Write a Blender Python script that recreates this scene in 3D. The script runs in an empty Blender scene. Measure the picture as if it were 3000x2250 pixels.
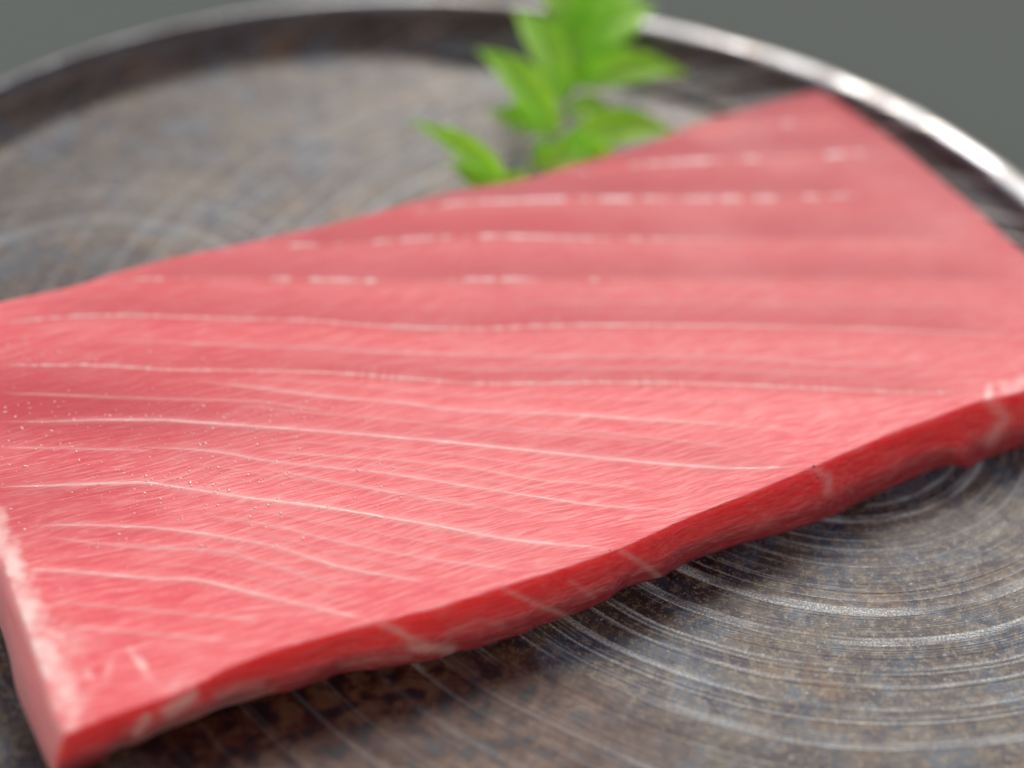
import bpy, bmesh, math, random
import numpy as np
from mathutils import Vector, Matrix, noise

random.seed(7)
rng = np.random.default_rng(7)
SC = bpy.context.scene
R = math.radians

# ------------------------------------------------------------------ camera
H = 0.30                    # camera height above the well of the plate, metres
FOV, PITCH, ROLL = R(24), R(38), R(3.5)
FPX = 1500 / math.tan(FOV / 2)
Xv = Vector((1, 0, 0)); Fv = Vector((0, math.cos(PITCH), -math.sin(PITCH))); Uv = Vector((0, math.sin(PITCH), math.cos(PITCH)))
rgt = math.cos(ROLL) * Xv + math.sin(ROLL) * Uv
upv = -math.sin(ROLL) * Xv + math.cos(ROLL) * Uv
M = Matrix((rgt, upv, -Fv)).transposed().to_4x4()
M.translation = Vector((0, 0, H))
cam_d = bpy.data.cameras.new('camera'); cam = bpy.data.objects.new('camera', cam_d)
SC.collection.objects.link(cam); SC.camera = cam
cam.matrix_world = M
cam_d.sensor_width = 17.3
cam_d.lens = 8.65 / math.tan(FOV / 2)
cam_d.clip_start = 0.01; cam_d.clip_end = 100
cam_d.dof.use_dof = True

def at(px, py, z=0.0):
    """point of the plane at height z seen at photograph pixel (px, py), 3000 x 2250"""
    x = (px - 1500) / FPX; y = -(py - 1125) / FPX
    d = rgt * x + upv * y + Fv
    t = (z - H) / d.z
    return Vector((d.x * t, d.y * t, z))

SLAB_H = 0.0125
foc = at(1100, 1450, SLAB_H)
cam_d.dof.focus_distance = (foc - Vector((0, 0, H))).dot(Fv)
cam_d.dof.aperture_fstop = 2.5
cam_d.dof.aperture_blades = 0

# ------------------------------------------------------------------ light
SUN_EL, SUN_AZ = R(35), R(8)           # sun behind the plate, a little to the right
w = bpy.data.worlds.new("World"); SC.world = w; w.use_nodes = True
nt = w.node_tree; bg = nt.nodes['Background']
sky = nt.nodes.new('ShaderNodeTexSky'); sky.sky_type = 'NISHITA'; sky.sun_disc = False
sky.sun_elevation = SUN_EL; sky.sun_rotation = SUN_AZ
sky.air_density = 1.0; sky.dust_density = 3.0; sky.ozone_density = 1.0
nt.links.new(sky.outputs[0], bg.inputs[0]); bg.inputs[1].default_value = 0.12
sd = bpy.data.lights.new('sun', 'SUN'); sun = bpy.data.objects.new('sun', sd); SC.collection.objects.link(sun)
sd.energy = 1.5; sd.angle = R(22); sd.color = (1.0, 0.985, 0.97)
dirv = Vector((math.sin(SUN_AZ) * math.cos(SUN_EL), math.cos(SUN_AZ) * math.cos(SUN_EL), math.sin(SUN_EL)))
sun.rotation_euler = dirv.to_track_quat('Z', 'Y').to_euler()
sun.location = dirv * 3
SC.view_settings.view_transform = 'Standard'; SC.view_settings.look = 'None'
SC.view_settings.exposure = 0.28; SC.view_settings.gamma = 1.0

# ------------------------------------------------------------------ helpers
def link(o): SC.collection.objects.link(o); return o
def mesh_obj(name, verts, faces, mat=None, parent=None, smooth=True):
    me = bpy.data.meshes.new(name)
    me.from_pydata([tuple(v) for v in verts], [], faces); me.update()
    if smooth: me.shade_smooth()
    o = link(bpy.data.objects.new(name, me))
    if mat: me.materials.append(mat)
    if parent: o.parent = parent
    return o
def grid_obj(name, P, mat=None, parent=None, closed_u=False, extra=None):
    """P: (nv, nu, 3) array -> quad sheet"""
    nv, nu = P.shape[:2]
    idx = np.arange(nv * nu).reshape(nv, nu)
    if closed_u: idx = np.concatenate([idx, idx[:, :1]], 1)
    q = np.stack([idx[:-1, :-1], idx[:-1, 1:], idx[1:, 1:], idx[1:, :-1]], -1).reshape(-1, 4)
    return np_mesh(name, P.reshape(-1, 3), q, mat, parent)
def np_mesh(name, V, q, mat=None, parent=None):
    me = bpy.data.meshes.new(name)
    me.vertices.add(len(V)); me.vertices.foreach_set('co', np.ascontiguousarray(V, np.float32).ravel())
    k = q.shape[1]
    me.loops.add(q.size); me.loops.foreach_set('vertex_index', q.ravel().astype(np.int32))
    me.polygons.add(len(q))
    me.polygons.foreach_set('loop_start', np.arange(0, q.size, k, dtype=np.int32))
    me.polygons.foreach_set('loop_total', np.full(len(q), k, np.int32))
    me.update(calc_edges=True); me.validate(); me.shade_smooth()
    o = link(bpy.data.objects.new(name, me))
    if mat: me.materials.append(mat)
    if parent: o.parent = parent
    return o
def set_attr(o, name, vals):
    a = o.data.attributes.new(name, 'FLOAT', 'POINT'); a.data.foreach_set('value', np.ascontiguousarray(vals, np.float32))
def empty(name, loc, label=None, cat=None, group=None):
    o = link(bpy.data.objects.new(name, None)); o.location = loc; o.empty_display_size = 0.02
    if label: o['label'] = label
    if cat: o['category'] = cat
    if group: o['group'] = group
    return o
def under(o, parent):
    """parent o to an empty while keeping its world-space geometry"""
    o.parent = parent; o.location = -parent.location
    return o
def S(r, g, b):
    f = lambda c: ((c / 255 + .055) / 1.055) ** 2.4 if c > 10 else c / 255 / 12.92
    return (f(r), f(g), f(b), 1)
class NT:
    """short node-graph writer"""
    def __init__(s, name):
        s.m = bpy.data.materials.new(name); s.m.use_nodes = True; s.t = s.m.node_tree
        s.b = s.t.nodes['Principled BSDF']
    def n(s, typ, **kw):
        nd = s.t.nodes.new(typ)
        for k, v in kw.items():
            if k.startswith('_'): setattr(nd, k[1:], v)
        return nd
    def put(s, sock, v):
        if hasattr(v, 'is_output') or isinstance(v, bpy.types.NodeSocket): s.t.links.new(v, sock)
        else: sock.default_value = v
    def noise(s, vec, scale, detail=4, rough=.55, dist=0, dims='3D', w=None):
        nd = s.n('ShaderNodeTexNoise', _noise_dimensions=dims)
        if dims != '1D': s.put(nd.inputs['Vector'], vec)
        if w is not None: s.put(nd.inputs['W'], w)
        nd.inputs['Scale'].default_value = scale; nd.inputs['Detail'].default_value = detail
        nd.inputs['Roughness'].default_value = rough; nd.inputs['Distortion'].default_value = dist
        return nd.outputs['Fac']
    def math(s, op, a, b=None, c=None, clamp=False):
        nd = s.n('ShaderNodeMath', _operation=op, _use_clamp=clamp); s.put(nd.inputs[0], a)
        if b is not None: s.put(nd.inputs[1], b)
        if c is not None: s.put(nd.inputs[2], c)
        return nd.outputs[0]
    def ramp(s, f, a, b, lo=0., hi=1., smooth=True):
        nd = s.n('ShaderNodeMapRange'); nd.interpolation_type = 'SMOOTHSTEP' if smooth else 'LINEAR'
        s.put(nd.inputs['Value'], f)
        for k, v in (('From Min', a), ('From Max', b), ('To Min', lo), ('To Max', hi)): s.put(nd.inputs[k], v)
        return nd.outputs['Result']
    def mix(s, f, a, b, mode='MIX'):
        nd = s.n('ShaderNodeMix', _data_type='RGBA', _blend_type=mode)
        s.put(nd.inputs['Factor'], f); s.put(nd.inputs[6], a); s.put(nd.inputs[7], b)
        return nd.outputs[2]
    def mapping(s, vec, rot=(0, 0, 0), scale=(1, 1, 1), loc=(0, 0, 0)):
        nd = s.n('ShaderNodeMapping'); s.put(nd.inputs['Vector'], vec)
        nd.inputs['Rotation'].default_value = rot; nd.inputs['Scale'].default_value = scale; nd.inputs['Location'].default_value = loc
        return nd.outputs[0]
    def bump(s, h, strength, dist, normal=None):
        nd = s.n('ShaderNodeBump'); s.put(nd.inputs['Height'], h); s.put(nd.inputs['Strength'], strength)
        nd.inputs['Distance'].default_value = dist
        if normal is not None: s.put(nd.inputs['Normal'], normal)
        return nd.outputs[0]
    def attr(s, name): return s.n('ShaderNodeAttribute', _attribute_name=name).outputs['Fac']
    def pos(s): return s.n('ShaderNodeNewGeometry').outputs['Position']
    def set(s, **kw):
        for k, v in kw.items(): s.put(s.b.inputs[k.replace('_', ' ')], v)
        return s.m
    def xyz(s, v):
        nd = s.n('ShaderNodeSeparateXYZ'); s.put(nd.inputs[0], v); return nd.outputs
    def comb(s, x, y, z):
        nd = s.n('ShaderNodeCombineXYZ')
        for i, v in enumerate((x, y, z)): s.put(nd.inputs[i], v)
        return nd.outputs[0]

# circle fit through back-projected rim pixels
def fit_circle(pts):
    A = np.array([[2 * p.x, 2 * p.y, 1] for p in pts]); b = np.array([p.x ** 2 + p.y ** 2 for p in pts])
    s = np.linalg.lstsq(A, b, rcond=None)[0]
    return s[0], s[1], math.sqrt(s[2] + s[0] ** 2 + s[1] ** 2)
RIM_H = 0.008
rim_px = [(0, 253), (136, 190), (316, 118), (452, 86), (588, 50), (814, 14), (1200, -5), (2000, 72), (2249, 154), (2452, 226), (2633, 307), (2814, 393), (3000, 529)]
PCX, PCY, PR = fit_circle([at(x, y, RIM_H) for x, y in rim_px])
GC = [fit_circle([at(x, y) for x, y in g]) for g in (
    [(2217, 1681), (2400, 1722), (2588, 1730), (2701, 1721), (2904, 1676), (3000, 1636)],
    [(2000, 1830), (2203, 1893), (2407, 1934), (2633, 1947), (2859, 1925), (3000, 1893)],
    [(2000, 2101), (2330, 2174), (2475, 2196), (2700, 2180), (3000, 2106)])]
GX, GY = GC[1][0], GC[1][1]
_s = at(290, 915); SWX, SWY = _s.x, _s.y
_s = at(1120, 2130); RUX, RUY = _s.x, _s.y
print('plate', PCX, PCY, PR, 'grooves', GC, 'focus', cam_d.dof.focus_distance)

# ------------------------------------------------------------------ materials
def mat_table():
    m = NT('grey_tabletop'); p = m.pos()
    f = m.noise(p, 2.2, 3)
    c = m.mix(f, S(101, 107, 102), S(90, 94, 89))
    return m.set(Base_Color=c, Roughness=.9, Specular_IOR_Level=.1, Normal=m.bump(m.noise(p, 400, 3), .3, .0005))

def mat_plate():
    m = NT('dark_mottled_glaze'); p = m.pos()
    q = m.xyz(p)
    def rad(cx, cy):
        dx = m.math('SUBTRACT', q[0], cx); dy = m.math('SUBTRACT', q[1], cy)
        return m.math('SQRT', m.math('ADD', m.math('MULTIPLY', dx, dx), m.math('MULTIPLY', dy, dy))), m.math('ARCTAN2', dy, dx)
    r, ang = rad(GX, GY)
    wob = m.noise(p, 14, 2)
    rw = m.math('ADD', r, m.math('MULTIPLY', wob, .005))
    l1 = m.noise(None, 230, 5, .75, dims='1D', w=rw)
    l2 = m.noise(None, 800, 3, .7, dims='1D', w=rw)
    av = m.comb(m.math('MULTIPLY', ang, 2.2), m.math('MULTIPLY', rw, 320), 0)
    brk = m.noise(av, 1.0, 3, .6)
    fine = m.ramp(l2, .38, .52, .45, 1)
    g1 = m.math('MULTIPLY', m.math('MULTIPLY', m.ramp(l1, .54, .58), fine), m.ramp(brk, .34, .60))
    g2 = m.math('MULTIPLY', m.ramp(l2, .61, .67), m.ramp(m.noise(av, 2.1, 3, .6), .45, .6))
    fade = m.ramp(r, .115, .165, 1, .12)
    groove = m.math('MULTIPLY', m.math('MAXIMUM', g1, m.math('MULTIPLY', g2, .45)), fade)
    flecks = m.ramp(m.noise(p, 2600, 3, .7), .40, .62)
    groove = m.math('MULTIPLY', groove, m.ramp(r, .014, .034, .15, 1))
    groove = m.math('MULTIPLY', groove, m.ramp(flecks, 0, 1, .25, 1))
    # a second, fainter swirl on the far left
    r3, a3 = rad(SWX, SWY)
    sw = m.math('MULTIPLY', m.ramp(m.noise(None, 190, 3, .6, dims='1D', w=m.math('ADD', r3, m.math('MULTIPLY', wob, .012))), .46, .66), m.ramp(r3, .024, .034))
    sw = m.math('MULTIPLY', sw, m.ramp(r3, .060, .044))
    n1 = m.noise(p, 45, 5, .62, .4); n2 = m.noise(m.mapping(p, loc=(3, 1, 0)), 170, 6, .7, .3)
    n3 = m.noise(m.mapping(p, loc=(1, 7, 0)), 600, 5, .74); n4 = m.noise(m.mapping(p, loc=(9, 2, 0)), 2100, 3, .65)
    n5 = m.noise(m.mapping(p, loc=(5, 5, 0)), 70, 4, .6)
    c = m.mix(m.ramp(n1, .40, .60), S(36, 22, 20), S(72, 61, 50))
    c = m.mix(m.math('MULTIPLY', m.ramp(n5, .48, .60), .85), c, S(56, 70, 84))
    c = m.mix(m.math('MULTIPLY', m.ramp(n2, .50, .62), .75), c, S(38, 32, 54))
    c = m.mix(m.math('MULTIPLY', m.ramp(m.noise(m.mapping(p, loc=(6, 3, 0)), 60, 5, .65), .54, .66), .6), c, S(104, 72, 36))
    c = m.mix(m.math('MULTIPLY', m.ramp(n3, .51, .57), .65), c, S(120, 106, 86))
    c = m.mix(m.math('MULTIPLY', m.ramp(n4, .53, .59), .75), c, S(18, 12, 20))
    c = m.mix(m.math('MULTIPLY', m.ramp(m.noise(m.mapping(p, loc=(2, 8, 0)), 1100, 3, .6), .63, .69), .7), c, S(150, 156, 170))
    # rusty bare patch with burnt black spots
    dx = m.math('SUBTRACT', q[0], RUX); dy = m.math('SUBTRACT', q[1], RUY)
    zone = m.math('ADD', m.math('SQRT', m.math('ADD', m.math('MULTIPLY', dx, m.math('MULTIPLY', dx, .25)), m.math('MULTIPLY', dy, m.math('MULTIPLY', dy, 1.5)))), m.math('MULTIPLY', m.noise(p, 90, 3), .02))
    zone = m.ramp(zone, .040, .028)
    flat = m.mix(m.ramp(n1, .4, .6), S(64, 36, 22), S(84, 58, 38))
    c = m.mix(m.math('MULTIPLY', zone, .9), c, flat)
    spots = m.noise(m.mapping(p, loc=(4, 4, 0)), 210, 6, .66, .3)
    c = m.mix(m.math('MULTIPLY', m.math('MULTIPLY', m.ramp(spots, .45, .53), zone), .95), c, S(56, 20, 8))
    c = m.mix(m.math('MULTIPLY', m.math('MULTIPLY', m.ramp(spots, .52, .58), zone), .97), c, S(20, 16, 22))
    groove = m.math('MULTIPLY', groove, m.math('SUBTRACT', 1, m.math('MULTIPLY', zone, .8)))
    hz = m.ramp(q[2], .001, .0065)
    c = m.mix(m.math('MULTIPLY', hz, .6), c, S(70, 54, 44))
    c = m.mix(m.math('MULTIPLY', groove, .9), c, S(214, 218, 214))
    c = m.mix(m.math('MULTIPLY', sw, .28), c, S(165, 168, 166))
    rough = m.math('ADD', m.ramp(n2, .35, .65, .33, .43), m.math('MULTIPLY', n5, .1))
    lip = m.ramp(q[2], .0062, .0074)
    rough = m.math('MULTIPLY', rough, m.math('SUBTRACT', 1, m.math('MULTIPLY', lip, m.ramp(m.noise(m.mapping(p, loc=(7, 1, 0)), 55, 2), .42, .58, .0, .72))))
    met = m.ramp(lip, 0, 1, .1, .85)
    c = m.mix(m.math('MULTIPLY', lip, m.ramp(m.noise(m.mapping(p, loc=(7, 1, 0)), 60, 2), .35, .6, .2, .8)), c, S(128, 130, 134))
    hgt = m.math('ADD', m.math('MULTIPLY', groove, .6), m.math('ADD', m.math('MULTIPLY', n3, .5), m.math('MULTIPLY', n4, .35)))
    nb = m.bump(hgt, m.ramp(lip, 0, 1, .45, .05), .00022)
    nb = m.bump(l1, m.ramp(lip, 0, 1, m.math('MULTIPLY', fade, .3), .02), .0008, nb)
    return m.set(Base_Color=c, Metallic=met, Roughness=rough, Normal=nb, Specular_IOR_Level=.26)

fa, fb = at(1400, 1530, SLAB_H), at(1640, 1470, SLAB_H)
FIB = math.atan2(fb.y - fa.y, fb.x - fa.x)
print('fibre angle', math.degrees(FIB))
def mat_flesh(name='tuna_flesh', seam=False):
    m = NT(name); p = m.pos()
    warp = m.n('ShaderNodeVectorMath', _operation='MULTIPLY_ADD')
    wn = m.n('ShaderNodeTexNoise'); m.put(wn.inputs['Vector'], p); wn.inputs['Scale'].default_value = 38; wn.inputs['Detail'].default_value = 2
    m.put(warp.inputs[0], wn.outputs['Color']); warp.inputs[1].default_value = (.007, .007, 0); m.put(warp.inputs[2], p)
    v = m.mapping(warp.outputs[0], rot=(0, 0, -FIB))
    f1 = m.noise(m.mapping(v, scale=(130, 1900, 1900)), 1, 3, .6)
    f2 = m.noise(m.mapping(v, scale=(320, 4200, 4200)), 1, 2, .6)
    big = m.noise(p, 30, 3)
    fat = m.attr('fat'); blood_glow = m.attr('blood_glow')
    base = m.mix(m.ramp(big, .35, .65), S(236, 98, 104), S(242, 126, 128))
    fib = m.math('ADD', m.math('MULTIPLY', f1, .65), m.math('MULTIPLY', f2, .35))
    base = m.mix(m.ramp(fib, .49, .62, 0, .6), base, S(250, 172, 168))
    base = m.mix(m.ramp(fib, .50, .38, 0, .38), base, S(206, 52, 66))
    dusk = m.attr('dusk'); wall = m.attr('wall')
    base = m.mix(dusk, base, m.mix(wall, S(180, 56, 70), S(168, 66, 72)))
    base = m.mix(blood_glow, base, m.mix(wall, S(206, 20, 36), S(253, 80, 82)))
    base = m.mix(m.math('MULTIPLY', wall, m.ramp(fib, .50, .62, 0, .3)), base, S(252, 150, 146))
    base = m.mix(m.math('MULTIPLY', wall, m.ramp(fib, .48, .38, 0, .35)), base, S(196, 34, 44))
    base = m.mix(m.math('MULTIPLY', m.attr('leftend'), .8), base, S(250, 134, 138))  # left end lightened in colour, standing in for light from the left
    base = m.mix(fat, base, S(253, 216, 208))
    n = m.bump(fib, .4, .0004)
    n = m.bump(m.noise(p, 900, 3), .25, .0002, n)
    return m.set(Base_Color=base, Roughness=m.ramp(big, .3, .7, .42, .54), Normal=n, Specular_IOR_Level=.13,
                 Subsurface_Weight=m.ramp(wall, 0, 1, .25, 1), Subsurface_Radius=(1.0, .18, .14), Subsurface_Scale=m.ramp(wall, 0, 1, .004, .0046), Subsurface_Anisotropy=.5)
def translucent(m, col, f):
    tr = m.n('ShaderNodeBsdfTranslucent'); m.put(tr.inputs['Color'], col)
    mx = m.n('ShaderNodeMixShader'); mx.inputs[0].default_value = f
    out = m.t.nodes['Material Output']
    m.t.links.new(m.b.outputs[0], mx.inputs[1]); m.t.links.new(tr.outputs[0], mx.inputs[2]); m.t.links.new(mx.outputs[0], out.inputs[0])
    return m.m
def mat_seam():
    m = NT('pale_fat'); p = m.pos()
    c = m.mix(m.ramp(m.noise(p, 500, 3), .35, .65), S(250, 180, 174), S(255, 226, 216))
    m.set(Base_Color=c, Roughness=.3, Specular_IOR_Level=.8)
    return m.m
def mat_water():
    m = NT('moisture')
    return m.set(Base_Color=S(255, 180, 178), Roughness=.14, IOR=1.6, Specular_IOR_Level=1.0)
def mat_leaf():
    m = NT('young_leaf'); p = m.pos(); 
    a = m.attr('vein')
    c = m.mix(m.ramp(m.noise(p, 120, 3), .35, .65), S(150, 218, 56), S(176, 232, 84))
    c = m.mix(a, c, S(160, 206, 100))
    m.set(Base_Color=c, Roughness=.5, Normal=m.bump(m.noise(p, 600, 3), .3, .0003), Specular_IOR_Level=.18)
    tr = m.n('ShaderNodeBsdfTranslucent'); m.put(tr.inputs['Color'], S(190, 250, 70))
    mx = m.n('ShaderNodeMixShader'); mx.inputs[0].default_value = .5
    out = m.t.nodes['Material Output']
    m.t.links.new(m.b.outputs[0], mx.inputs[1]); m.t.links.new(tr.outputs[0], mx.inputs[2]); m.t.links.new(mx.outputs[0], out.inputs[0])
    return m.m
M_TABLE, M_PLATE, M_FLESH, M_SEAM, M_WATER, M_LEAF = mat_table(), mat_plate(), mat_flesh(), mat_seam(), mat_water(), mat_leaf()
def mat_stem():
    m = NT('green_stem'); return m.set(Base_Color=S(112, 140, 62), Roughness=.45)
M_STEM = mat_stem()

# ------------------------------------------------------------------ setting
TZ = -0.016
tb = mesh_obj('tabletop', [(-3, -.49, TZ), (3, -.49, TZ), (3, 4, TZ), (-3, 4, TZ)], [(0, 1, 2, 3)], M_TABLE, smooth=False)
tb['kind'] = 'structure'; tb['label'] = 'plain matt grey tabletop under and behind the plate'

def mat_shade_wall():
    m = NT('dark_shade_wall'); return m.set(Base_Color=S(126, 118, 110), Roughness=.8)
M_SHADE_WALL = mat_shade_wall()
def box(name, x0, x1, y0, y1, z0, z1, mat, parent=None):
    v = [(x, y, z) for z in (z0, z1) for y in (y0, y1) for x in (x0, x1)]
    return mesh_obj(name, v, [(0, 2, 3, 1), (4, 5, 7, 6), (0, 1, 5, 4), (2, 6, 7, 3), (0, 4, 6, 2), (1, 3, 7, 5)], mat, parent, smooth=False)
wl = box('wall', .25, 3, -.62, -.50, -1.0, 1.5, M_SHADE_WALL)  # added out of frame, keeps light off the right of the tuna front
m_ = NT('pale_bounce'); M_PALE = m_.set(Base_Color=S(232, 226, 218), Roughness=.85)
pw = box('bounce_wall', -3, .247, -.62, -.50, -1.0, 1.9, M_PALE); pw['kind'] = 'structure'; pw['label'] = 'unseen pale wall added on the near side to bounce light onto the tuna'  # added out of frame, throws sunlight back onto the near and left faces
wl['kind'] = 'structure'; wl['label'] = 'unseen dark wall added on the near side to shade the tuna front'

# ------------------------------------------------------------------ plate
plate = empty('round_plate', (PCX, PCY, TZ), 'round dark mottled stoneware plate with raised rim and swirling tool marks', 'plate')
def lathe(prof, n=360):
    a = np.linspace(0, 2 * np.pi, n, endpoint=False)
    P = np.zeros((len(prof), n, 3))
    wide = 1 + 1.2 * np.clip(np.cos(a - R(35)), 0, 1) ** 1.5         # the inner wall leans back more on one side
    thick = .5 + .85 * np.clip(np.cos(a - R(35)), 0, 1)
    for i, (r, z) in enumerate(prof):
        if PR - .016 < r < PR - .0041 and z >= 0: rr = (PR - .0041) - (PR - .0041 - r) * wide
        elif r >= PR - .0041 and z > .004: rr = PR + (r - PR) * thick
        else: rr = r + 0 * a
        P[i, :, 0] = PCX + rr * np.cos(a); P[i, :, 1] = PCY + rr * np.sin(a) * np.where(np.sin(a) < 0, 1.3, 1); P[i, :, 2] = z
        k = min(1, max(0, (r / PR - .8) * 5))           # hand-thrown unevenness grows towards the lip
        P[i, :, 2] += k * (.00025 * np.sin(3 * a + 1) + .00018 * np.sin(7 * a + 2.2)) * (1 if z > .001 else .0)
    return P
IR = PR - .0035
well = [(0.0005, 0)] + [(r, 0) for r in np.linspace(.01, PR - .017, 24)]
well += [(IR - .0095, .0003), (IR - .0080, .0009), (IR - .0068, .0016)]
o = under(grid_obj('well', lathe(well), M_PLATE, closed_u=True), plate)
rimp = [(IR - .0068, .00155), (IR - .0050, .0027), (IR - .0030, .0044), (IR - .0012, .0060)]
for t in np.linspace(180, -40, 18):
    rimp.append((PR - .0012 + .0027 * math.cos(R(t)), RIM_H - .0011 + .0012 * max(math.sin(R(t)), -.8) * (1 if t > 90 else 1)))
rimp += [(PR - .002, .002), (PR - .010, -.008), (PR - .03, -.0135), (PR - .05, -.0152), (PR - .052, -.0158), (PR - .056, -.0158), (PR - .06, -.010), (.01, -.008)]
o = under(grid_obj('rim', lathe(rimp), M_PLATE, closed_u=True), plate)
o['label'] = 'brown lip of the plate catching the light'

# ------------------------------------------------------------------ tuna block
def curve(px, z, n):
    """resample back-projected polyline to n points by arc length (smoothed with Catmull-Rom)"""
    P = [at(x, y, z) for x, y in px]
    Q = []
    for i in range(len(P) - 1):
        p0, p1, p2, p3 = P[max(i - 1, 0)], P[i], P[i + 1], P[min(i + 2, len(P) - 1)]
        for t in np.linspace(0, 1, 12, endpoint=False):
            Q.append(.5 * ((2 * p1) + (p2 - p0) * t + (2 * p0 - 5 * p1 + 4 * p2 - p3) * t * t + (3 * p1 - p0 - 3 * p2 + p3) * t ** 3))
    Q.append(P[-1]); Q = np.array([tuple(q) for q in Q])
    d = np.r_[0, np.cumsum(np.linalg.norm(np.diff(Q, axis=0), axis=1))]
    s = np.linspace(0, d[-1], n)
    return np.stack([np.interp(s, d, Q[:, k]) for k in range(3)], 1)
near_px = [(194, 2150), (316, 2101), (520, 2029), (690, 1947), (859, 1889), (1000, 1850), (1226, 1794), (1407, 1740), (1610, 1678), (1814, 1608),
           (2000, 1523), (2226, 1433), (2384, 1367), (2588, 1279), (2723, 1229), (2859, 1179), (3000, 1145), (3150, 1085), (3330, 1000)]
left_px = [(194, 2150), (163, 2083), (113, 1934), (45, 1753), (0, 1632), (-130, 1330), (-260, 1080), (-330, 960)]
back_px = [(-330, 960), (-150, 925), (0, 886), (226, 836), (316, 806), (497, 759), (723, 712), (1000, 650), (1199, 597), (1339, 560), (1542, 524), (1678, 484), (1904, 420),
           (2000, 380), (2136, 334), (2316, 286), (2390, 268)]
right_px = [(3330, 1000), (3230, 900), (3000, 741), (2859, 615), (2746, 520), (2633, 425), (2520, 345), (2440, 288), (2390, 268)]
NU, NV = 760, 420
top = SLAB_H
cn, cb = curve(near_px, top, NU), curve(back_px, top, NU)
cl, cr = curve(left_px, top, NV), curve(right_px, top, NV)
u = np.linspace(0, 1, NU)[None, :, None]; v = np.linspace(0, 1, NV)[:, None, None]
G = (1 - v) * cn[None] + v * cb[None] + (1 - u) * cl[:, None] + u * cr[:, None] \
    - ((1 - u) * (1 - v) * cn[0] + u * (1 - v) * cn[-1] + (1 - u) * v * cb[0] + u * v * cb[-1])

# fat seams traced on the cut surface: (points in the 2212-wide view, width in mm, strength, bead amount)
K = 3000 / 2212
SEAMS = [
 ([(0,697),(60,692),(150,684),(270,682),(400,684),(520,688),(620,690),(700,695),(780,703),(860,708),(960,711),(1050,710),(1150,706),(1300,704),(1500,704),(1700,706),(1900,712),(2100,722),(2212,729)], .55, .9, 1),
 ([(200,612),(275,606),(340,603),(500,600),(560,600),(620,601),(700,604),(780,606),(850,608),(950,607),(1050,605),(1150,605),(1300,606),(1500,604),(1800,604),(2100,606),(2212,608)], .6, .75, .8),
 ([(560,527),(640,529),(720,528),(790,524),(850,519),(950,513),(1050,511),(1150,512),(1250,516),(1350,517),(1500,519),(1800,518),(2100,522)], .6, .8, .8),
 ([(890,455),(940,446),(1000,437),(1100,434),(1200,431),(1300,430),(1450,430),(1600,428),(1700,426),(1850,420)], .7, .8, .9),
 ([(1240,377),(1320,361),(1400,354),(1500,348),(1600,343),(1680,342),(1780,335),(1900,325)], .75, .85, 1),
 ([(1470,292),(1560,280),(1650,270),(1780,260),(1840,257)], .8, .8, .9),
 ([(0,790),(150,788),(260,791),(350,797),(500,799),(620,802),(750,808),(880,818),(1020,827),(1150,828),(1300,826),(1450,828),(1600,832),(1750,838),(1900,845),(2050,850),(2130,850)], .5, .9, .5),
 ([(210,735),(300,736),(420,740),(560,748),(680,752),(800,760),(1000,766),(1200,770),(1400,770),(1600,773),(1800,785),(2000,790)], .35, .45, 0),
 ([(0,850),(130,853),(250,858),(400,862),(560,867),(650,880),(737,893)], .3, .5, 0),
 ([(0,912),(120,911),(230,907),(350,908),(450,914),(560,922),(737,935),(850,945),(1021,961),(1120,971),(1254,984),(1350,994),(1475,1005),(1608,1013),(1745,1005)], .45, .95, .2),
 ([(300,965),(400,970),(493,980),(600,1000),(737,1013),(854,1026),(1021,1053),(1154,1073),(1304,1093),(1475,1100)], .38, .75, .1),
 ([(560,975),(737,987),(871,996),(1021,1012),(1154,1036),(1304,1046),(1437,1063)], .3, .6, 0),
 ([(420,820),(560,838),(650,850),(737,860),(854,869),(987,886),(1137,891),(1237,895),(1371,905),(1475,911),(1600,921),(1681,926)], .4, .75, .1),
 ([(1037,918),(1137,926),(1271,931),(1475,953),(1608,970)], .3, .5, 0),
 ([(0,1053),(100,1050),(300,1043),(367,1050),(533,1076),(737,1103),(937,1136),(1071,1161),(1171,1174),(1327,1186)], .5, 1, .2),
 ([(560,1010),(640,1026),(737,1045),(821,1060),(954,1083),(1071,1101)], .33, .65, 0),
 ([(50,1139),(167,1134),(350,1141),(500,1163),(600,1184),(737,1226),(871,1249),(924,1260)], .42, .8, .1),
 ([(434,1111),(600,1139),(737,1173),(887,1201),(1037,1221),(1137,1233)], .33, .6, 0),
 ([(33,1229),(167,1236),(333,1248),(433,1253),(567,1286),(650,1306),(737,1326),(804,1339)], .5, .85, .1),
 ([(94,1159),(267,1179),(467,1189),(550,1209),(640,1240),(737,1273)], .33, .5, 0),
 ([(143,1353),(333,1369),(500,1383)], .38, .55, 0),
 ([(120,1300),(333,1319),(567,1339)], .33, .4, 0),
 ([(0,968),(200,970),(333,974)], .3, .5, 0),
]
def between(i, j, t, x0, x1, w_, st_):
    a, b = np.array(SEAMS[i][0], float), np.array(SEAMS[j][0], float)
    x0 = max(x0, a[0, 0], b[0, 0]); x1 = min(x1, a[-1, 0], b[-1, 0]); xs = np.linspace(x0, x1, 12)
    ys = np.interp(xs, a[:, 0], a[:, 1]) * (1 - t) + np.interp(xs, b[:, 0], b[:, 1]) * t
    SEAMS.append(([(float(x), float(y)) for x, y in zip(xs, ys)], w_, st_, 0))
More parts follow.
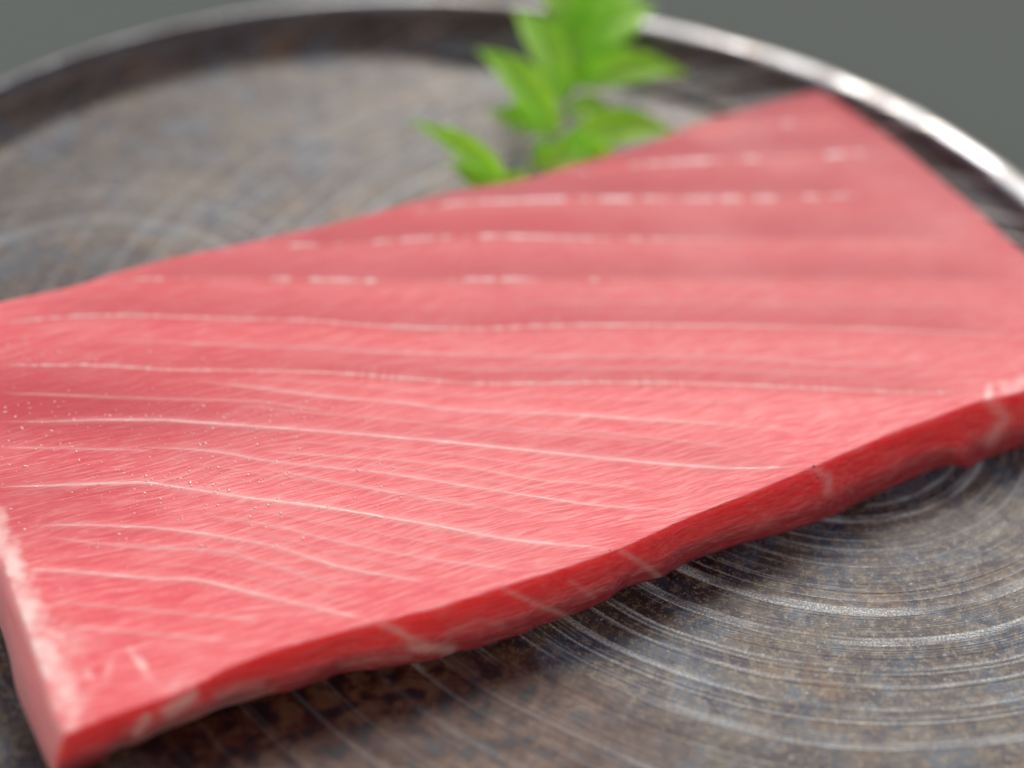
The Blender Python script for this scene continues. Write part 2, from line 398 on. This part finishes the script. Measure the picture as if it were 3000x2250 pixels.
for args in ((6, 12, .45, 500, 1900, .25, .35), (9, 11, .5, 620, 1300, .25, .4), (11, 10, .5, 700, 1350, .25, .35), (10, 14, .35, 420, 1250, .25, .35), (14, 17, .5, 480, 1100, .25, .4),
             (16, 18, .35, 180, 780, .25, .4), (16, 18, .7, 320, 840, .25, .3), (12, 9, .5, 500, 1450, .25, .4), (0, 6, .75, 900, 1900, .3, .35), (1, 0, .5, 1100, 2100, .3, .3), (17, 16, .5, 500, 900, .25, .3)):
    between(*args)
def seam_xy(px, n): return curve([(x * K, y * K) for x, y in px], top, n)

XY = G[..., :2].reshape(-1, 2)
fat = np.zeros(len(XY)); blood_glow = np.zeros(len(XY)); ridge = np.zeros(len(XY))
def near_line(L, w, cut):
    """squared-distance gaussian of the grid to polyline L (only near it)"""
    lo, hi = L[:, :2].min(0) - cut, L[:, :2].max(0) + cut
    sel = np.where(((XY >= lo) & (XY <= hi)).all(1))[0]
    best = np.full(len(sel), 1e9); par = np.zeros(len(sel)); side = np.zeros(len(sel))
    P = XY[sel]
    for i in range(len(L) - 1):
        a, b = L[i, :2], L[i + 1, :2]; d = b - a; l2 = d @ d
        xm0, xm1 = min(a[0], b[0]) - cut, max(a[0], b[0]) + cut
        k = np.where((P[:, 0] > xm0) & (P[:, 0] < xm1))[0]
        t = np.clip(((P[k] - a) @ d) / l2, 0, 1)
        D = P[k] - (a + t[:, None] * d); dd = (D ** 2).sum(1)
        m = dd < best[k]; kk = k[m]
        best[kk] = dd[m]; par[kk] = i + t[m]; side[kk] = np.sign(d[0] * D[m, 1] - d[1] * D[m, 0])
    return sel, np.sqrt(best), par / (len(L) - 1), side
def n1(x, seed): 
    g = np.random.default_rng(seed).random(4096); i = np.floor(x).astype(int); f = x - i; f = f * f * (3 - 2 * f)
    return g[i % 4096] * (1 - f) + g[(i + 1) % 4096] * f
SEAMPTS = []
def beads(s, seed, big):
    if big <= .5: return np.clip((n1(s / .0006, seed + 6) * .6 + n1(s / .008, seed + 9) * .5 - .62) * 6, 0, 1) * .8
    if seed < 10: return np.clip((n1(s / .0011, seed + 6) * .6 + n1(s / .014, seed + 9) * .4 - .45) * 6, 0, 1)
    k = 1.0 if big < .85 else 1.4
    q = s + .0016 * n1(s / .004, seed + 1)
    f = n1(q / (.0021 * k), seed + 5) * .4 + n1(q / (.0009 * k), seed + 6) * .22 + n1(s / .010, seed + 9) * .5
    return np.clip((f - .55) * 6, 0, 1) * (.5 + .5 * n1(q / .0013, seed + 12))
for si, (px, w_mm, st, bead) in enumerate(SEAMS):
    L = seam_xy(px, 90); SEAMPTS.append(L)
    ln = np.linalg.norm(np.diff(L, axis=0), axis=1).sum()
    sel, d, par, side = near_line(L, w_mm * .001, .006)
    mod = .45 + .55 * n1(par * ln / .006, si * 7 + 1)
    endf = np.clip(np.minimum(par, 1 - par) * 9, 0, 1)
    wd = w_mm * .001 * .55
    if bead >= .5:
        xs = (XY[sel, 0] - at(1250, 900, top).x) / .05
        on = beads(par * ln, si * 11 + 3, bead) * (1 if si > 2 else np.clip(1.3 - xs, 0, 1))
        if si > 0 and si < 6: wd = wd * 2.1
        mod = (.22 if si not in (0, 6) else .95) * mod + on
        fat[sel] = np.maximum(fat[sel], st * .85 * np.clip(mod, 0, 1) * endf * np.exp(-(d / wd) ** 2))
        red = (1.0 if si in (2, 3, 4, 5) else .6) * (1 - on) * (.35 + .65 * n1(par * ln / .009, si + 90)) * endf * np.exp(-(d / .0021) ** 2)
        blood_glow[sel] = np.maximum(blood_glow[sel], red)
    else:
        fat[sel] = np.maximum(fat[sel], np.clip(st * 1.05 * mod, 0, 1) * endf * np.exp(-(d / wd) ** 2))
    fat[sel] = np.maximum(fat[sel], st * .2 * endf * np.exp(-(d / (wd * 4)) ** 2) * (.5 if bead >= .5 else 1))
    ridge[sel] = np.maximum(ridge[sel], np.exp(-(d / .0012) ** 2) * endf * st)
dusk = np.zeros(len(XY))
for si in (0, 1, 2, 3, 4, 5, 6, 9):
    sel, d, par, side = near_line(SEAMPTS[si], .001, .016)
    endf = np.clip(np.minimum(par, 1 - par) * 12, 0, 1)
    k = (side > 0) * endf * np.clip(1 - (d / .012), 0, 1) ** 1.1 * (.52 if si != 9 else .3)  # far side of each seam darkened, sheen bands put into colour
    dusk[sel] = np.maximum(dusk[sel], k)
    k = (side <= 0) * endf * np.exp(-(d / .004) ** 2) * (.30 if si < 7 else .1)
    blood_glow[sel] = np.maximum(blood_glow[sel], k * .5)  # redder strip on the near side of each seam, sheen put into colour
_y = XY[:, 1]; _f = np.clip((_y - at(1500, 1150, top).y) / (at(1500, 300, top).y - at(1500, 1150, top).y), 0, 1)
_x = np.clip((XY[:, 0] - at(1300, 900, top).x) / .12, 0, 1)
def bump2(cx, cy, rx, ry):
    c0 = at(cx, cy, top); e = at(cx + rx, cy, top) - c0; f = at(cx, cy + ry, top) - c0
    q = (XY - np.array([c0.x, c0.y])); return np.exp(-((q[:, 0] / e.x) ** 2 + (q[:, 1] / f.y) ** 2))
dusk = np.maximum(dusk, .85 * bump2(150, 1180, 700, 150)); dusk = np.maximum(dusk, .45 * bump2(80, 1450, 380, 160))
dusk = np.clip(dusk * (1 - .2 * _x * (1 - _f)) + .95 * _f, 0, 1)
# pale fat patches (ellipses and smears) on the top, near the left edge and the corner
def patch(cx, cy, rx, ry, rot, st, soft=.6, seed=0):
    global fat
    c0 = at(cx, cy, top); ex = at(cx + rx * math.cos(rot), cy + rx * math.sin(rot), top) - c0; ey = at(cx - ry * math.sin(rot), cy + ry * math.cos(rot), top) - c0
    A = np.linalg.inv(np.array([[ex.x, ey.x], [ex.y, ey.y]]))
    q = (XY - np.array([c0.x, c0.y])) @ A.T
    rr = np.sqrt((q ** 2).sum(1))
    k = rr < 2.4
    nz = np.array([noise.noise((x * 420 + seed, y * 420, seed)) for x, y in XY[k]])
    nz2 = np.array([noise.noise((x * 1100 + seed, y * 1100, seed)) for x, y in XY[k]])
    f = np.clip((1.6 + .75 * nz + .12 * nz2 - rr[k]) / (soft * 3.2), 0, 1)
    fat[k] = np.maximum(fat[k], st * f * f * (3 - 2 * f))
patch(30, 1640, 34, 130, -.32, .95, .5, 1)
patch(80, 1800, 52, 120, -.30, .95, .6, 2)
patch(140, 1930, 60, 110, -.30, 1, .6, 3)
patch(190, 2040, 55, 110, -.28, .9, .7, 4)
patch(215, 1880, 70, 60, 0, .55, .9, 5)
patch(-10, 1560, 25, 60, -.3, .8, .6, 6)
patch(410, 1945, 16, 46, -.62, .9, .7, 7)
patch(318, 1960, 14, 40, .4, .6, .8, 8)
patch(258, 1975, 16, 22, 0, .7, .8, 9)
patch(520, 2005, 46, 20, -.3, .6, .9, 10)
patch(95, 1690, 22, 16, 0, .8, .8, 11)
patch(2895, 1156, 14, 24, .1, .95, .6, 12)
patch(2985, 1125, 50, 22, -.3, .8, .7, 13)
patch(2262, 1252, 26, 8, 0, .5, .9, 15)
patch(2050, 1030, 18, 12, 0, .45, .9, 16)
# dark red triangle of wetter flesh at the left
def redden(cx, cy, rx, ry, st):
    c0 = at(cx, cy, top); e = at(cx + rx, cy, top) - c0; f = at(cx, cy + ry, top) - c0
    q = (XY - np.array([c0.x, c0.y])); a = q[:, 0] / e.x; b = q[:, 1] / f.y
    blood_glow[:] = np.maximum(blood_glow, st * np.exp(-(a * a + b * b)))
redden(250, 1020, 650, 130, .1); redden(60, 1180, 420, 90, .22); redden(620, 1150, 420, 40, .14)
redden(2440, 360, 150, 60, .35); redden(1300, 640, 1100, 60, .25); redden(2100, 500, 500, 140, .2)

zn = np.array([noise.noise((x * 26, y * 26, 3)) for x, y in G[::4, ::4, :2].reshape(-1, 2)]).reshape(G[::4, ::4].shape[:2])
yi = np.linspace(0, zn.shape[0] - 1, NV); xi = np.linspace(0, zn.shape[1] - 1, NU)
zn = np.stack([np.interp(yi, np.arange(zn.shape[0]), zn[:, j]) for j in range(zn.shape[1])], 1)
zn = np.stack([np.interp(xi, np.arange(zn.shape[1]), zn[i]) for i in range(NV)], 0)
edge = np.minimum(np.minimum(u[..., 0], 1 - u[..., 0]) * NU / 12, np.minimum(v[..., 0], 1 - v[..., 0]) * NV / 12).clip(0, 1)
RID = (ridge.reshape(NV, NU) - .0)
G[..., 2] += (zn * .00035 + RID * .00010) * edge
BL = blood_glow.reshape(NV, NU)
G[..., 2] -= BL * .0001 * edge

# round the cut edges, then the side walls down to the traced foot
bot_px = [(170, 2275), (235, 2248), (298, 2223), (340, 2192), (407, 2173), (470, 2140), (565, 2106), (640, 2072), (723, 2049), (780, 2032), (836, 2024), (909, 2000), (1000, 1968), (1090, 1957), (1180, 1943), (1271, 1929), (1330, 1908), (1384, 1898),
          (1470, 1870), (1542, 1848), (1560, 1836), (1646, 1807), (1768, 1758), (1814, 1726), (1880, 1702), (1940, 1685), (2000, 1649), (2100, 1612), (2203, 1581), (2316, 1550), (2452, 1500), (2511, 1469), (2633, 1415), (2768, 1362), (2836, 1367), (2882, 1342), (3000, 1302), (3200, 1225), (3400, 1140)]
botl_px = [(170, 2275), (149, 2246), (104, 2142), (59, 2033), (32, 1916), (0, 1816), (-120, 1530), (-250, 1260), (-320, 1100)]
bn = curve(bot_px, 0.0, NU); blf = curve(botl_px, 0.0, NV)
# back and right foot: straight below the top edge, a little outside
def inset(c, k):
    d = np.gradient(c, axis=0); nrm = np.stack([d[:, 1], -d[:, 0]], 1); nrm /= np.linalg.norm(nrm, axis=1)[:, None] + 1e-12
    r_ = c.copy(); r_[:, :2] += nrm * k; r_[:, 2] = 0; return r_
bb = inset(cb, -.0006); br_ = inset(cr, .0006)
ringT = np.concatenate([G[0, :, :], G[1:, -1, :], G[-1, ::-1, :][1:], G[::-1, 0, :][1:-1]])
ringB = np.concatenate([bn, br_[1:], bb[::-1][1:], blf[::-1][1:-1]])
nring = len(ringT)
# smooth foot ring at the joints
for _ in range(3):
    ringB = .25 * np.roll(ringB, 1, 0) + .5 * ringB + .25 * np.roll(ringB, -1, 0)
    ringB[0] = bn[0]
NW = 34
cxy = XY.mean(0)
outw = ringT - np.roll(ringT, -1, 0); outn = np.stack([-outw[:, 1], outw[:, 0]], 1)
dT = np.roll(ringT, -1, 0) - np.roll(ringT, 1, 0)
outn = np.stack([dT[:, 1], -dT[:, 0]], 1); outn /= np.linalg.norm(outn, axis=1)[:, None] + 1e-12
rows = []
for j in range(1, NW + 1):
    t = j / NW
    P = ringT * (1 - t) + ringB * t
    bulge = .0008 * math.sin(math.pi * min(1, t * 1.05)) + .00045 * (1 - (1 - min(t / .12, 1)) ** 2)
    nz = np.array([noise.noise((x * 130, y * 130, z * 500 + 9)) * .00045 + noise.noise((x * 380, y * 380, z * 900)) * .0004 * (t ** 1.5) for x, y, z in P])
    k = math.sin(math.pi * min(t, .999)) ** .5
    P[:, :2] += outn * (bulge + nz * k)[:, None]
    P[:, 2] = ringT[:, 2] * (1 - t) + 0.0 * t
    if t > .9: P[:, 2] = np.maximum(P[:, 2], 0.00005)
    rows.append(P)
W = np.stack(rows)                                   # (NW, nring, 3)
V = np.concatenate([G.reshape(-1, 3), W.reshape(-1, 3)])
gi = np.arange(NU * NV).reshape(NV, NU)
q1 = np.stack([gi[:-1, :-1], gi[:-1, 1:], gi[1:, 1:], gi[1:, :-1]], -1).reshape(-1, 4)
ring0 = np.concatenate([gi[0, :], gi[1:, -1], gi[-1, ::-1][1:], gi[::-1, 0][1:-1]])
wi = np.concatenate([ring0[None], NU * NV + np.arange(NW * nring).reshape(NW, nring)])
wi = np.concatenate([wi, wi[:, :1]], 1)
q2 = np.stack([wi[:-1, 1:], wi[:-1, :-1], wi[1:, :-1], wi[1:, 1:]], -1).reshape(-1, 4)
tuna = empty('tuna_block', tuple(at(1500, 1300, 0)), 'thick pink block of raw tuna with fine white fat lines lying across the plate', 'tuna')
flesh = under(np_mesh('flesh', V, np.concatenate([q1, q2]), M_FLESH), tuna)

# fat / colour on the walls
wf = np.zeros((NW, nring)); wb = np.zeros((NW, nring))
PXc = np.zeros((NW, nring, 2))
Wf = W.reshape(-1, 3); dd = Wf - np.array([0, 0, H])
zc = dd @ np.array(Fv); PXc = np.stack([dd @ np.array(rgt) / zc * FPX + 1500, 1125 - dd @ np.array(upv) / zc * FPX], 1)
tt = np.repeat(np.arange(1, NW + 1) / NW, nring)
isnear = np.tile(np.arange(nring) < NU, NW)
wfa = np.zeros(len(Wf)); wglow = np.zeros(len(Wf))
def wline(px, wid, st):
    """pale connective tissue on the near face, running from the top seam down and away"""
    global wfa
    A_ = np.array(px, float); best = np.full(len(Wf), 1e9)
    for i in range(len(A_) - 1):
        a, b = A_[i], A_[i + 1]; d = b - a
        t = np.clip(((PXc - a) @ d) / (d @ d), 0, 1); D = np.hypot(*(PXc - (a + t[:, None] * d)).T); best = np.minimum(best, D)
    nz = np.array([noise.noise((x * 900, y * 900, z * 900)) for x, y, z in Wf])
    wfa = np.maximum(wfa, isnear * st * .72 * np.exp(-(best / (wid * .95 * (1 + .4 * nz))) ** 2))
wline([(1090, 1816), (1150, 1840), (1217, 1878), (1290, 1905)], 14, .55)
wline([(1205, 1895), (1260, 1900), (1320, 1902)], 17, .62)
wline([(1466, 1721), (1565, 1767), (1655, 1803)], 9, .35)
wline([(1820, 1615), (1881, 1649), (1930, 1690)], 10, .42)
wline([(1668, 1700), (1740, 1750)], 8, .2)
wline([(1310, 1860), (1400, 1820), (1470, 1830)], 12, .22)
wline([(2390, 1375), (2430, 1400), (2425, 1440)], 14, .4)
wline([(2895, 1165), (2945, 1225), (2900, 1290)], 22, .4)
wline([(560, 2040), (520, 2070), (495, 2085)], 24, .95)
wline([(430, 2105), (400, 2145)], 17, .9)
wline([(640, 2040), (700, 2015), (760, 2010)], 20, .35)
wline([(330, 2195), (450, 2150), (600, 2085), (800, 2020)], 12, .3)
wline([(1000, 1950), (1100, 1935), (1200, 1925)], 10, .25)
isleft = np.tile(np.arange(nring) > 2 * NU + NV - 4, NW)
wfa = np.maximum(wfa, isleft * (.2 + .25 * np.clip(1 - tt * 6, 0, 1)))
wglow = isnear * np.clip((.62 - tt) / .3, 0, 1) * .9  # top of the near face reddened, glow through the flesh put into colour
wglow *= (1 - np.clip(wfa * 1.6, 0, 1))
set_attr(flesh, 'fat', np.concatenate([fat, wfa])); set_attr(flesh, 'dusk', np.concatenate([dusk, isnear * np.clip((tt - .4) / .4, 0, 1) * .95])); set_attr(flesh, 'wall', np.concatenate([fat * 0, wfa * 0 + 1])); set_attr(flesh, 'leftend', np.concatenate([fat * 0, isleft * 1.0])); set_attr(flesh, 'blood_glow', np.concatenate([np.clip(blood_glow, 0, 1), wglow]))  # dusk dulls the foot of the near face, shade put into colour

# top surface height lookup for what lies on it
TX = G[..., :2].reshape(-1, 2)[:, :]
from mathutils import kdtree
sub = G[::3, ::3].reshape(-1, 3); kd = kdtree.KDTree(len(sub))
for i, p in enumerate(sub): kd.insert((p[0], p[1], 0), i)
kd.balance()
def ztop(x, y): return sub[kd.find((x, y, 0))[1]][2]

# each seam core: a low, uneven bead of fat standing just proud of the cut
def seam_mesh(L, w_mm, st, bead, seed):
    L = L.copy(); n = 260
    d = np.r_[0, np.cumsum(np.linalg.norm(np.diff(L, axis=0), axis=1))]; s = np.linspace(0, d[-1], n)
    C = np.stack([np.interp(s, d, L[:, k]) for k in range(3)], 1)
    C[:, 1] += (n1(s / .0042, seed + 31) - .5) * .00035 + (n1(s / .0016, seed) - .5) * .00022 + (n1(s / .0006, seed + 2) - .5) * .00008
    T = np.gradient(C, axis=0); N = np.stack([-T[:, 1], T[:, 0]], 1); N /= np.linalg.norm(N, axis=1)[:, None]
    g = n1(s / .0021, seed + 5) * .6 + n1(s / .0008, seed + 6) * .4; lowf = n1(s / .013, seed + 9)
    a = w_mm * .001 * .26 * st * (.12 + 1.5 * g * (.5 + lowf))
    hgt = .00002 + .00003 * g
    if bead >= .5:
        on = beads(s, seed, bead)
        if seed <= 25: on = on * np.clip(1.3 - (C[:, 0] - at(1250, 900, top).x) / .05, 0, 1)
        a = a * (.35 + .9 * on) + on * (.00012 if seed < 10 or bead <= .5 else .00028); hgt = hgt + on * .00012
    tap = np.clip(np.minimum(s, s[-1] - s) / .006, 0.02, 1); a = a * tap
    prof = [(-1, -.9), (-.8, .2), (-.35, .9), (.35, .9), (.8, .2), (1, -.9)]
    Z = np.array([ztop(x, y) for x, y in C[:, :2]])
    P = np.zeros((n, len(prof), 3))
    for j, (o_, h_) in enumerate(prof):
        P[:, j, :2] = C[:, :2] + N * (a * o_)[:, None]; P[:, j, 2] = Z + hgt * h_ * tap
    return P
for si, (px, w_mm, st, bead) in enumerate(SEAMS):
    P = seam_mesh(SEAMPTS[si], w_mm, st, bead, si * 11 + 3)
    o = under(grid_obj('fat_seam', P[:, ::-1], M_SEAM), tuna)

# moisture: tiny wet beads, uncountable, one joined part
ico = bmesh.new(); bmesh.ops.create_icosphere(ico, subdivisions=1, radius=1)
iv = np.array([v_.co[:] for v_ in ico.verts]); iff = np.array([[v_.index for v_ in f.verts] for f in ico.faces]); ico.free()
clusters = [(120, 1180, 130, 60, 40), (420, 1210, 160, 60, 50), (660, 1190, 180, 60, 60), (820, 1230, 140, 40, 55), (480, 1370, 160, 70, 120), (500, 1420, 110, 30, 60), (700, 1400, 220, 70, 90),
            (200, 1370, 150, 80, 60), (60, 1060, 60, 40, 10), (620, 1500, 260, 60, 90), (250, 1560, 180, 50, 40), (480, 1600, 120, 50, 30), (960, 1420, 160, 50, 40), (700, 1080, 350, 8, 60),
            (1240, 1470, 80, 30, 8), (150, 1030, 150, 15, 30), (450, 1700, 200, 50, 20), (700, 1340, 330, 80, 60), (40, 1290, 60, 50, 20), (330, 1800, 130, 80, 12)]
mv, mf = [], []; cnt = 0
for cx, cy, sx, sy, k in clusters:
    for _ in range(int(k * .6)):
        x, y = random.gauss(cx, sx), random.gauss(cy, sy)
        p = at(x, y, top)
        if y > 2000: continue
        r_ = .00012 + .00020 * random.random() ** 2.5
        z = ztop(p.x, p.y)
        st_ = random.uniform(1, 2.0); an = random.uniform(0, 6.28)
        q = iv * r_; q = q * [st_, 1, .2]; ca, sa = math.cos(an), math.sin(an)
        q = np.stack([q[:, 0] * ca - q[:, 1] * sa, q[:, 0] * sa + q[:, 1] * ca, q[:, 2]], 1) + [p.x, p.y, z + r_ * .08]
        mv.append(q); mf.append(iff + cnt); cnt += len(iv)
o = under(np_mesh('moisture_beads', np.concatenate(mv), np.concatenate(mf), M_WATER), tuna); o['kind'] = 'stuff'

# small dark specks where two seams meet the near face
def speck(px, py, z, r_):
    p = at(px, py, z); bm = bmesh.new(); bmesh.ops.create_icosphere(bm, subdivisions=2, radius=r_)
    for v_ in bm.verts: v_.co *= 1 + .4 * noise.noise(v_.co * 3000)
    vs = [v_.co + p for v_ in bm.verts]; fs = [[v_.index for v_ in f.verts] for f in bm.faces]; bm.free()
    o = under(mesh_obj('dark_speck', vs, fs, M_SPECK), tuna); return o
m_ = NT('dark_speck'); M_SPECK = m_.set(Base_Color=S(70, 40, 62), Roughness=.4)
speck(2384, 1366, top, .00024); speck(2394, 1400, top - .0015, .0002); speck(1818, 1632, top - .0018, .00022); speck(1786, 1612, top, .00015)

# ------------------------------------------------------------------ leafy sprig
sprig = empty('leafy_sprig', tuple(at(1540, 560, 0)), 'sprig of fresh bright green pointed leaves behind the tuna', 'sprig')
def tube(name, pts, rad, mat, parent):
    pts = [Vector(p) for p in pts]; Q = []
    for i in range(len(pts) - 1):
        p0, p1, p2, p3 = pts[max(i - 1, 0)], pts[i], pts[i + 1], pts[min(i + 2, len(pts) - 1)]
        for t in np.linspace(0, 1, 6, endpoint=False):
            Q.append(.5 * ((2 * p1) + (p2 - p0) * t + (2 * p0 - 5 * p1 + 4 * p2 - p3) * t * t + (3 * p1 - p0 - 3 * p2 + p3) * t ** 3))
    Q.append(pts[-1]); n = len(Q); P = np.zeros((n, 8, 3))
    for i, q in enumerate(Q):
        T = (Q[min(i + 1, n - 1)] - Q[max(i - 1, 0)]).normalized(); A = T.cross(Vector((0, 0, 1))).normalized(); B = A.cross(T)
        r_ = rad * (1 - .5 * i / n)
        for j in range(8): P[i, j] = q + (A * math.cos(j * math.pi / 4) + B * math.sin(j * math.pi / 4)) * r_
    return under(grid_obj(name, P, mat, closed_u=True), parent)
stem = tube('stem', [at(1500, 580, 0.0025), at(1560, 480, 0.0045), at(1612, 400, 0.0065), at(1650, 320, 0.0080), at(1680, 240, 0.0100), at(1690, 150, 0.0125), at(1670, 60, 0.0150)], .0011, M_STEM, sprig)
tube('leaf_stalk', [at(1500, 580, 0.0025), at(1470, 560, 0.0035), at(1440, 545, 0.0045)], .0006, M_STEM, sprig)
tube('leaf_stalk', [at(1650, 320, 0.0080), at(1700, 380, 0.0075), at(1730, 400, 0.0075)], .0006, M_STEM, sprig)

def leaf(b, t, wid, droop=.1, fold=.25, lobes=0, side=(.05, -.40, .92)):
    """serrated pointed leaf from base point b to tip t, both (px, py, height); real size and curvature"""
    B, T = at(*b), at(*t); ax = T - B; Ln = ax.length; ax.normalize()
    up = Vector(side); sd_ = ax.cross(up).normalized(); up = sd_.cross(ax).normalized()
    n, mcols = 34, 13
    P = np.zeros((n, mcols, 3)); vein = np.zeros((n, mcols))
    W0 = wid / 2 * 1.08
    for i in range(n):
        s_ = i / (n - 1)
        prof = (math.sin(math.pi * s_ ** .68) ** 1.15) * (1 - .3 * s_)
        ser = 1 + .10 * ((s_ * 9) % 1 - .5) * (1 if .08 < s_ < .95 else 0)
        if lobes: ser *= 1 + .35 * max(0, math.sin(s_ * math.pi * 2.0)) * (s_ < .5)
        wv = W0 * prof * ser + 1e-5
        c = B + ax * (Ln * s_) + up * (Ln * droop * 4 * s_ * (1 - s_))
        for j in range(mcols):
            a = (j / (mcols - 1) - .5) * 2
            off = sd_ * (a * wv) + up * (abs(a) * wv * fold * 1.3 + .04 * wv * math.sin(s_ * 30 + abs(a) * 2) * abs(a)) - ax * (abs(a) * wv * -.25)
            P[i, j] = c + off
            vein[i, j] = max(math.exp(-(a / .07) ** 2), .45 * (abs(((s_ * 9 - abs(a) * 2.0) % 1) - .5) > .42))
    o = under(grid_obj('leaf', P, M_LEAF), sprig); set_attr(o, 'vein', vein.ravel())
    return o
LEAVES = [
 ((1470, 590, .003), (1300, 470, .008), .0060, .10, .3),
 ((1480, 580, .003), (1540, 500, .008), .0060, .10, .3),
 ((1620, 420, .009), (1560, 500, .004), .0060, .10, .3),
 ((1660, 330, .012), (1800, 330, .008), .0070, .14, .3),
 ((1660, 300, .014), (1560, 200, .018), .0075, .12, .3),
 ((1690, 180, .018), (1610, 60, .024), .0085, .12, .3),
 ((1700, 140, .020), (1890, 90, .018), .0085, .14, .3),
 ((1640, 420, .010), (1830, 500, .004), .0075, .12, .3),
 ((1680, 90, .024), (1900, -30, .026), .0095, .14, .3),

 ((1500, 560, .004), (1185, 352, .014), .0068, .10, .5),
 ((1400, 560, .006), (1480, 505, .008), .007, .05, .2),
 ((1640, 400, .011), (1385, 142, .022), .0095, .12, .5),
 ((1610, 395, .010), (1425, 330, .010), .0085, .10, .3),
 ((1650, 420, .011), (2000, 400, .008), .0105, .16, .25),
 ((1640, 400, .011), (1760, 470, .004), .009, .1, .2),
 ((1670, 250, .016), (2030, 225, .014), .0105, .16, .25),
 ((1665, 290, .016), (1500, 30, .026), .0100, .14, .4),
 ((1690, 170, .021), (1930, 20, .024), .0098, .14, .25),
 ((1680, 250, .017), (1830, 140, .019), .009, .10, .3),
 ((1670, 110, .024), (1590, -120, .034), .0105, .12, .3),
 ((1675, 100, .024), (1800, -90, .032), .0105, .12, .3),
 ((1560, 470, .006), (1640, 440, .008), .005, .10, .3),
 ((1570, 500, .006), (1780, 440, .004), .008, .12, .3),
 ((1480, 545, .004), (1360, 480, .007), .007, .10, .3),
 ((1600, 400, .008), (1500, 270, .014), .007, .12, .3),
 ((1690, 200, .018), (1860, 110, .016), .008, .12, .3),
]
def low(p): return (p[0], p[1], .002 + p[2] * .5)
for l in LEAVES: leaf(low(l[0]), low(l[1]), l[2], l[3], l[4])
